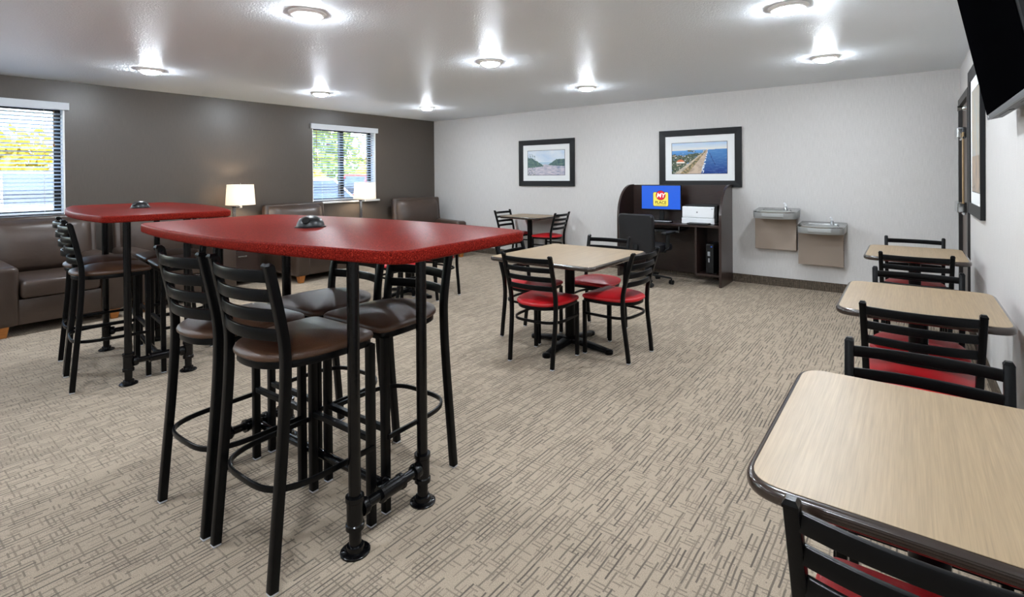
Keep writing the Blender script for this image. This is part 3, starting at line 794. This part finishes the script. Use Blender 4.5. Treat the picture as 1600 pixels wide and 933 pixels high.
# ------------------------------------------------------------------ drinking fountains
def fountain(x0, x1, ztop, label):
    t = thing('drinking_fountain', label, 'drinking fountain', ((x0+x1)/2, YB, 0), 0, 'drinking fountains'); w = (x1-x0)/2; dp = .40
    def plan(k=0): return roundpoly([(-w+k, -.001), (-w+k, -dp+.07+k), (-w*.45, -dp+k), (w*.45, -dp+k), (w-k, -dp+.07+k), (w-k, -.001)], [0, .05, .10, .10, .05, 0], 5)
    zb = ztop-.115
    bb = loft(B(), [(plan(.012), zb), (plan(.003), zb+.012), (plan(), ztop-.014)])
    for v in bb.verts:
        if v.co.z > zb+.05: v.co.z += .030*(v.co.y/dp)
    link('basin_body', bb, 'fountain_grey', t, True)
    # steel top: rim, then a sunken bowl
    rim = plan(); n = len(rim); b = B()
    bowl = [(.0+.80*w*math.cos(a), -.215+.135*math.sin(a)) for a in [math.atan2(y+.2, x) for x, y in rim]]
    def sc(k): return [(x*k, -.215+(y+.215)*k) for x, y in bowl]
    R = [[b.verts.new((x, y, z+.030*(y/dp))) for x, y in o] for o, z in ((rim, ztop-.014), (inset(rim, -.0015), ztop-.006), (inset(rim, .010), ztop), (sc(1.04), ztop-.002), (sc(.96), ztop-.020), (sc(.6), ztop-.030), (sc(.08), ztop-.034))]
    for A, C in zip(R, R[1:]):
        for j in range(n): b.faces.new((A[j], A[(j+1) % n], C[(j+1) % n], C[j]))
    b.faces.new(R[-1]); link('steel_top', b, 'brushed_steel', t, True)
    link('drain', lathe(B(), [(.022, ztop-.051), (.022, ztop-.047), (.012, ztop-.048)], 16, (-.01, -.215, 0)), 'chrome', t, True)
    pb = B(); box(pb, (0, -dp-.002, zb+.044), (w*1.0, .012, .040), .0055, 3); link('push_bar', pb, 'fountain_grey', t, True)
    sp = B(); lathe(sp, [(.020, ztop-.030), (.020, ztop+.006), (.014, ztop+.018), (.012, ztop+.026)], 14, (w*.42, -.14, 0)); link('bubbler_base', sp, 'chrome', t, True)
    sweep_pts = catmull([(w*.42, -.14, ztop+.022), (w*.42-.004, -.145, ztop+.048), (w*.42-.016, -.160, ztop+.066)], 4)
    link('bubbler_spout', sweep(B(), sweep_pts, circ(.011, 10), (1, 0, 0), scale=[1.15, 1.1, 1.05, 1, .95, .9, .85, .8, .7]), 'white_plastic', t, True)
    # wall cabinet under the basin
    link('lower_panel', b2(-w-.022, w-.030, -.10, 0, zb-.39, zb-.001, .004), 'fountain_panel', t)
    lv = None
    for i in range(5):
        if lv is None: lv = link('louvre', b2(w-.0305, w-.027, -.085, -.02, zb-.10, zb-.096), 'black_plastic', t)
        else: link('louvre', lv.data, None, t, loc=(0, 0, -.025*i))
fountain(-1.495, -1.033, .965, 'higher steel drinking fountain, mounted next to the computer desk')
fountain(-1.022, -.560, .815, 'lower steel drinking fountain, mounted next to the wall tables')

# ------------------------------------------------------------------ computer desk and what stands on it
DX0, DX1, DY0, DY1 = -3.175, -1.800, 6.485, 6.985
def desk():
    t = thing('computer_desk', 'dark wood computer carrel desk with rounded side panels on light wall', 'desk', ((DX0+DX1)/2, 6.73, 0))
    ox, oy = (DX0+DX1)/2, 6.73; w = (DX1-DX0)/2; y0, y1 = DY0-oy, DY1-oy
    prof = [(y0, 0), (y1, 0), (y1, 1.245)]
    for i in range(13):
        a = PI/2*i/12; prof.append((y0+.42-.42*math.sin(a), .825+.42*math.cos(a)))
    for s in (-1, 1):
        b = B(); xa, xb = (w-.03, w) if s > 0 else (-w, -w+.03)
        A = [b.verts.new((xa, y, z)) for y, z in prof]; C = [b.verts.new((xb, y, z)) for y, z in prof]; n = len(prof)
        for j in range(n): b.faces.new((A[j], A[(j+1) % n], C[(j+1) % n], C[j]))
        b.faces.new(A); b.faces.new(C[::-1]); link('side_panel', b, 'espresso_wood', t)
    link('back_panel', b2(-w+.03, w-.03, y1-.022, y1, .06, 1.240), 'espresso_wood', t)
    link('desk_top', b2(-w+.03, w-.03, y0+.012, y1-.022, .722, .750, .002), 'espresso_wood', t)
    dv = -2.125-ox
    link('divider', b2(dv-.010, dv+.012, y0+.05, y1-.022, .115, .722), 'espresso_wood', t)
    link('shelf', b2(dv+.012, w-.03, y0+.05, y1-.022, .115, .140), 'espresso_wood', t)
    tr = link('keyboard_tray', b2(-w+.22, dv-.20, y0+.04, y0+.34, .640, .656, .002), 'dark_tray_wood', t)
    r = B(); b2(-w+.215, -w+.225, y0+.02, y0+.36, .656, .722, bm=r); b2(dv-.205, dv-.195, y0+.02, y0+.36, .656, .722, bm=r); b2(-w+.22, dv-.20, y0+.030, y0+.040, .638, .662, bm=r)
    link('tray_rail', r, 'brushed_steel', tr)
desk()
def text_mesh(txt, size, depth, bold=0.0, shear=0.0):
    cu = bpy.data.curves.new('txt', 'FONT'); cu.body = txt; cu.size = size; cu.extrude = depth; cu.align_x = 'CENTER'; cu.align_y = 'CENTER'; cu.offset = bold; cu.shear = shear
    o = bpy.data.objects.new('txt', cu); COL.objects.link(o); bpy.context.view_layer.update()
    me = bpy.data.meshes.new_from_object(o.evaluated_get(bpy.context.evaluated_depsgraph_get())); bpy.data.objects.remove(o); return me
def monitor():
    t = thing('monitor', 'flat monitor with blue logo screen on the dark desk', 'monitor', (-2.665, 6.77, .7508), math.radians(4))
    W, H, zc = .525, .318, .322
    link('housing', box(B(), (0, .012, zc), (W+.016, .036, H+.022), .005), 'black_plastic', t)
    sc_ = link('screen', b2(-W/2, W/2, -.0075, -.005, zc-H/2+.002, zc+H/2), 'screen_blue', t)
    b = B(); box(b, (0, .045, .116), (.06, .03, .208), .006); link('stand_neck', b, 'black_plastic', t)
    link('stand_base', slab(B(), [(u, .03+v) for u, v in rrect(.24, .18, .03, 4)], 0, .014, .004, 2), 'black_plastic', t)
    def badge(pl, d0, d1, nm, m):
        b = B(); A = [b.verts.new((x, d0, z)) for x, z in pl]; C = [b.verts.new((x, d1, z)) for x, z in pl]; n = len(pl)
        for j in range(n): b.faces.new((A[j], A[(j+1) % n], C[(j+1) % n], C[j]))
        b.faces.new(A); b.faces.new(C[::-1]); return link(nm, b, m, sc_)
    z0 = zc-.012
    badge([(x, z0-.012+z) for x, z in rrect(.212, .196, .022, 5)], -.0075, -.0079, 'logo_outline', 'logo_ink')
    badge([(x, z0-.012+z) for x, z in rrect(.202, .186, .018, 5)], -.0079, -.0083, 'logo_plate', 'logo_yellow')
    badge([(x, z0+.040+z) for x, z in circ(.066, 32)], -.0083, -.0087, 'logo_ball_outline', 'logo_ink')
    badge([(x, z0+.040+z) for x, z in circ(.062, 32)], -.0087, -.0091, 'logo_ball', 'red_ball')
    for txt, sz, z, m, bold, sh, d in (('MY', .082, z0+.038, 'logo_white', .0010, .18, -.0096), ('PLACE', .054, z0-.058, 'logo_ink', .0008, 0, -.0088)):
        me = text_mesh(txt, sz, .0003, bold, sh); me.materials.append(MATS[m]); o = link('lettering', me, None, sc_); o.location = (0, d, z); o.rotation_euler = (PI/2, 0, 0)
    badge([(x, z0-.090+z) for x, z in rect(.15, .004)], -.0083, -.0087, 'logo_underline', 'logo_ink')
monitor()
def keyboard():
    t = thing('keyboard', 'thin dark keyboard lying in front of the monitor', 'keyboard', (-2.66, 6.60, .750))
    link('case', box(B(), (0, 0, .008), (.40, .13, .014), .004), 'black_plastic', t)
    k0 = None
    for r in range(4):
        for c in range(13):
            o = link('key', box(B(), (0, 0, 0), (.024, .024, .006), .002, 1), 'grey_plastic', t) if k0 is None else link('key', k0.data, None, t)
            k0 = k0 or o; o.location = (-.174+.029*c, -.045+.030*r, .018)
keyboard()
def printer():
    t = thing('printer', 'white laser printer with black top standing on the desk', 'printer', (-2.10, 6.77, .750))
    link('paper_cassette', box(B(), (-.02, -.005, .040), (.41, .32, .075), .006), 'white_plastic', t)
    link('body', box(B(), (-.02, 0, .150), (.40, .32, .143), .010, 3), 'white_plastic', t)
    link('side_cover', box(B(), (.196, .01, .130), (.034, .30, .215), .006), 'black_plastic', t)
    link('top_cover', box(B(), (0, .01, .229), (.40, .30, .018), .006), 'black_plastic', t)
    link('output_tray', box(B(), (.01, -.215, .012), (.26, .14, .018), .004), 'black_plastic', t)
    lg = lathe(B(), [(.010, -.1605), (.010, -.1595)], 16, (-.03, 0, .15), 'y'); link('logo_disc', lg, 'grey_plastic', t)
    link('power_button', box(B(), (.155, -.161, .196), (.018, .003, .010), .001), 'grey_plastic', t)
    link('seam', box(B(), (-.02, -.1585, .0785), (.40, .004, .003)), 'grey_plastic', t)
printer()
def pc_tower():
    t = thing('pc_tower', 'black slim computer tower on the shelf under the desk', 'computer', (-1.965, 6.75, .1408))
    link('case', box(B(), (0, 0, .190), (.095, .36, .36), .006), 'black_plastic', t)
    link('foot', box(B(), (0, -.12, .005), (.12, .03, .010), .002), 'black_plastic', t); link('foot', box(B(), (0, .12, .005), (.12, .03, .010), .002), 'black_plastic', t)
    link('drive_slot', box(B(), (-.010, -.181, .25), (.030, .004, .055), .001), 'grey_plastic', t)
    link('port_panel', box(B(), (-.010, -.181, .17), (.018, .004, .050), .001), 'grey_plastic', t)
    link('badge', box(B(), (.022, -.181, .340), (.014, .004, .010), .001), 'screen_blue', t)
pc_tower()

# ------------------------------------------------------------------ office chair
def office_chair():
    t = thing('office_chair', 'black leather office swivel chair pulled up to the desk', 'chair', (-2.66, 6.28, 0), math.radians(-6))
    link('seat', cushion(B(), roundpoly([(-.25, -.23), (.25, -.23), (.25, .25), (-.25, .25)], .08, 5), .42, .50, .02), 'office_leather', t, True)
    bk = B(); pl = roundpoly([(-.235, -.07), (.235, -.07), (.240, .42), (-.240, .42)], [.10, .10, .05, .05], 6)
    R = []
    for k, d in ((.94, .0), (1, .02), (1, .055), (.94, .075), (.6, .085)):
        R.append([bk.verts.new((x*k, d-.09*((z-.2)/.42)*.35, .21+(z-.21)*k)) for x, z in pl])
    n = len(pl)
    for A, C in zip(R, R[1:]):
        for j in range(n): bk.faces.new((A[j], A[(j+1) % n], C[(j+1) % n], C[j]))
    bk.faces.new(R[0]); bk.faces.new(R[-1][::-1])
    for v in bk.verts: v.co += Vector((0, -.295, .475))
    link('backrest', bk, 'office_leather', t, True)
    sp = B(); sweep(sp, [(0, -.05, .40), (0, -.24, .41), (0, -.290, .46), (0, -.285, .52)], rrect(.07, .018, .006, 2), (1, 0, 0)); link('back_support', sp, 'black_plastic', t, True)
    for s in (-1, 1):
        a = B(); box(a, (s*.285, .02, .655), (.075, .26, .035), .015, 3); o = link('armrest', a, 'black_plastic', t, True)
        p = B(); sweep(p, [(s*.285, .01, .64), (s*.29, -.02, .48), (s*.26, -.02, .42), (s*.15, -.02, .405)], rrect(.022, .050, .006, 2), (1, 0, 0) if False else (.3, 0, 1)); link('arm_post', p, 'black_plastic', o, True)
    link('gas_lift', lathe(B(), [(.032, .09), (.032, .26), (.018, .262), (.018, .405), (.09, .408), (.09, .425)], 18), 'black_plastic', t, True)
    for i in range(5):
        an = 2*PI*i/5+.35; c, s = math.cos(an), math.sin(an)
        l = B(); sweep(l, [(.02*c, .02*s, .115), (.16*c, .16*s, .095), (.30*c, .30*s, .078)], rrect(.020, .045, .006, 2), (0, 0, 1), scale=[1.2, 1, .8]); o = link('base_arm', l, 'black_plastic', t, True)
        w = B()
        for k in (-.016, .016): lathe(w, [(.020, -.010+k), (.028, -.007+k), (.028, .007+k), (.020, .010+k)], 16, (0, 0, .028), 'y')
        cyl(w, (0, 0, .028), (0, 0, .075), .008, 8)
        for v in w.verts: v.co = Matrix.Translation((.30*c, .30*s, 0)) @ Matrix.Rotation(an+1.0, 4, 'Z') @ v.co
        link('caster', w, 'black_plastic', o, True)
office_chair()

# ------------------------------------------------------------------ outside the windows
GZ = -.15
tag(link('ground', b2(-70, XL-.2, -50, 70, GZ-.2, GZ), 'asphalt'), kind='structure')
tag(link('kerb', b2(-17.2, -16.9, -40, 60, GZ, GZ+.14, .02), 'kerb_concrete'), kind='structure')
def car(loc, rz, paint, label, tall=1.0):
    t = thing('parked_car', label, 'car', loc, rz, 'parked cars')
    def shell(pts, w, taper, nm, m, par):
        b = B(); A = [b.verts.new((x, -w*(1-taper*(z > 1.0*tall)), z)) for x, z in pts]; C = [b.verts.new((x, w*(1-taper*(z > 1.0*tall)), z)) for x, z in pts]; n = len(pts)
        for j in range(n): b.faces.new((A[j], A[(j+1) % n], C[(j+1) % n], C[j]))
        b.faces.new(A[::-1]); b.faces.new(C); return link(nm, b, m, par)
    k = tall
    body = shell([(-2.2, .30), (2.2, .30), (2.27, .55), (2.2, .78*k), (1.15, .95*k), (-2.05, .98*k), (-2.25, .75*k)], .90, 0, 'body', paint, t)
    shell([(1.2, .93*k), (.45, 1.46*k), (-1.45, 1.50*k), (-2.0, .95*k)], .80, .16, 'cabin', 'car_glass', t)
    shell([(.50, 1.44*k), (.42, 1.50*k), (-1.45, 1.545*k), (-1.55, 1.47*k)], .80, .16, 'roof', paint, t)
    for s in (-1, 1):
        for a, b_ in ((1.15, .46), (-.35, -.35), (-1.95, -1.45)):
            p = B(); sweep(p, [(a, s*.81, .94*k), (b_, s*.685, 1.47*k)], rect(.07, .05), (1, 0, 0)); link('pillar', p, paint, body)
        for x in (-1.38, 1.40):
            w = lathe(B(), [(.20, -.10), (.33, -.11), (.34, -.06), (.34, .06), (.33, .11), (.20, .10)], 22, (x, s*.82, .34), 'y'); o = link('wheel', w, 'tyre', t, True)
            link('wheel_hub', lathe(B(), [(.20, s*.10), (.10, s*.12), (.03, s*.12)], 14, (x, s*.82, .34), 'y'), 'car_silver', o, True)
        link('headlight', box(B(), (2.18, s*.66, .66*k), (.12, .34, .14), .03), 'white_plastic', t)
        link('tail_light', box(B(), (-2.19, s*.70, .80*k), (.10, .26, .20), .03), 'car_red', t)
car((-13.4, 2.1, GZ), math.radians(86), 'car_white', 'white parked car outside the window farther from the light wall', 1.12)
car((-13.8, 8.1, GZ), math.radians(4), 'car_white', 'white parked car outside the window nearer the light wall', 1.0)
car((-12.4, 10.20, GZ), math.radians(0), 'car_red', 'red parked car outside the window nearer the light wall', 1.05)
car((-14.0, -5.4, GZ), math.radians(3), 'car_silver', 'silver parked car farther along the parking row', 1.0)
def tree(x, y, h, r, leaf, label, seed, trunk=True):
    rnd = random.Random(seed); t = thing('tree', label, 'tree', (x, y, GZ), 0, 'trees across the parking lot')
    zc = h*.60 if trunk else h*.5
    b = B(); sweep(b, catmull([(0, 0, 0), (.08, .05, h*.25), (-.05, .06, h*.5), (.03, 0, h*.75)], 3), circ(.16, 8), (1, 0, 0), scale=[1.2, 1.1, 1, .95, .9, .8, .7, .6, .5, .4]); link('trunk', b, 'bark', t, True)
    lb = B(); blobs = [(rnd.uniform(-.6, .6)*r, rnd.uniform(-.6, .6)*r, zc+rnd.uniform(-.55, .6)*h*.5, rnd.uniform(.4, .62)*r) for _ in range(11)]
    for i in range(1500):
        bx, by, bz, br = rnd.choice(blobs); d = Vector((rnd.gauss(0, 1), rnd.gauss(0, 1), rnd.gauss(0, 1))).normalized()*br*rnd.uniform(.6, 1.05)
        p = Vector((bx, by, bz))+d
        if p.z < .1: continue
        u = Vector((rnd.gauss(0, 1), rnd.gauss(0, 1), rnd.gauss(0, 1))).normalized(); w = u.orthogonal().normalized(); s = rnd.uniform(.10, .20)
        lb.faces.new([lb.verts.new(p+u*s), lb.verts.new(p+w*s*.6), lb.verts.new(p-u*s), lb.verts.new(p-w*s*.6)])
    link('foliage', lb, leaf, t)
tree(-20.5, 2.6, 3.2, 1.3, 'leaf_yellow', 'low yellow-green tree outside the window farther from the light wall', 3)
tree(-21.0, 11.6, 5.4, 2.0, 'leaf_green', 'tall green tree behind the white car, window nearer the light wall', 5)
tree(-24.5, 15.8, 6.2, 2.4, 'leaf_green', 'tall green tree behind the red car, window nearer the light wall', 8)
tree(-20.0, 19.8, 5.6, 2.4, 'leaf_green', 'green tree at the far edge of the window nearer the light wall', 9)
tree(-17.9, 10.6, 2.2, 1.2, 'leaf_yellow', 'yellow shrub behind the white car across the lot', 12, False)
tree(-18.0, 14.2, 2.3, 1.4, 'leaf_yellow', 'yellow shrub behind the red car across the lot', 15, False)
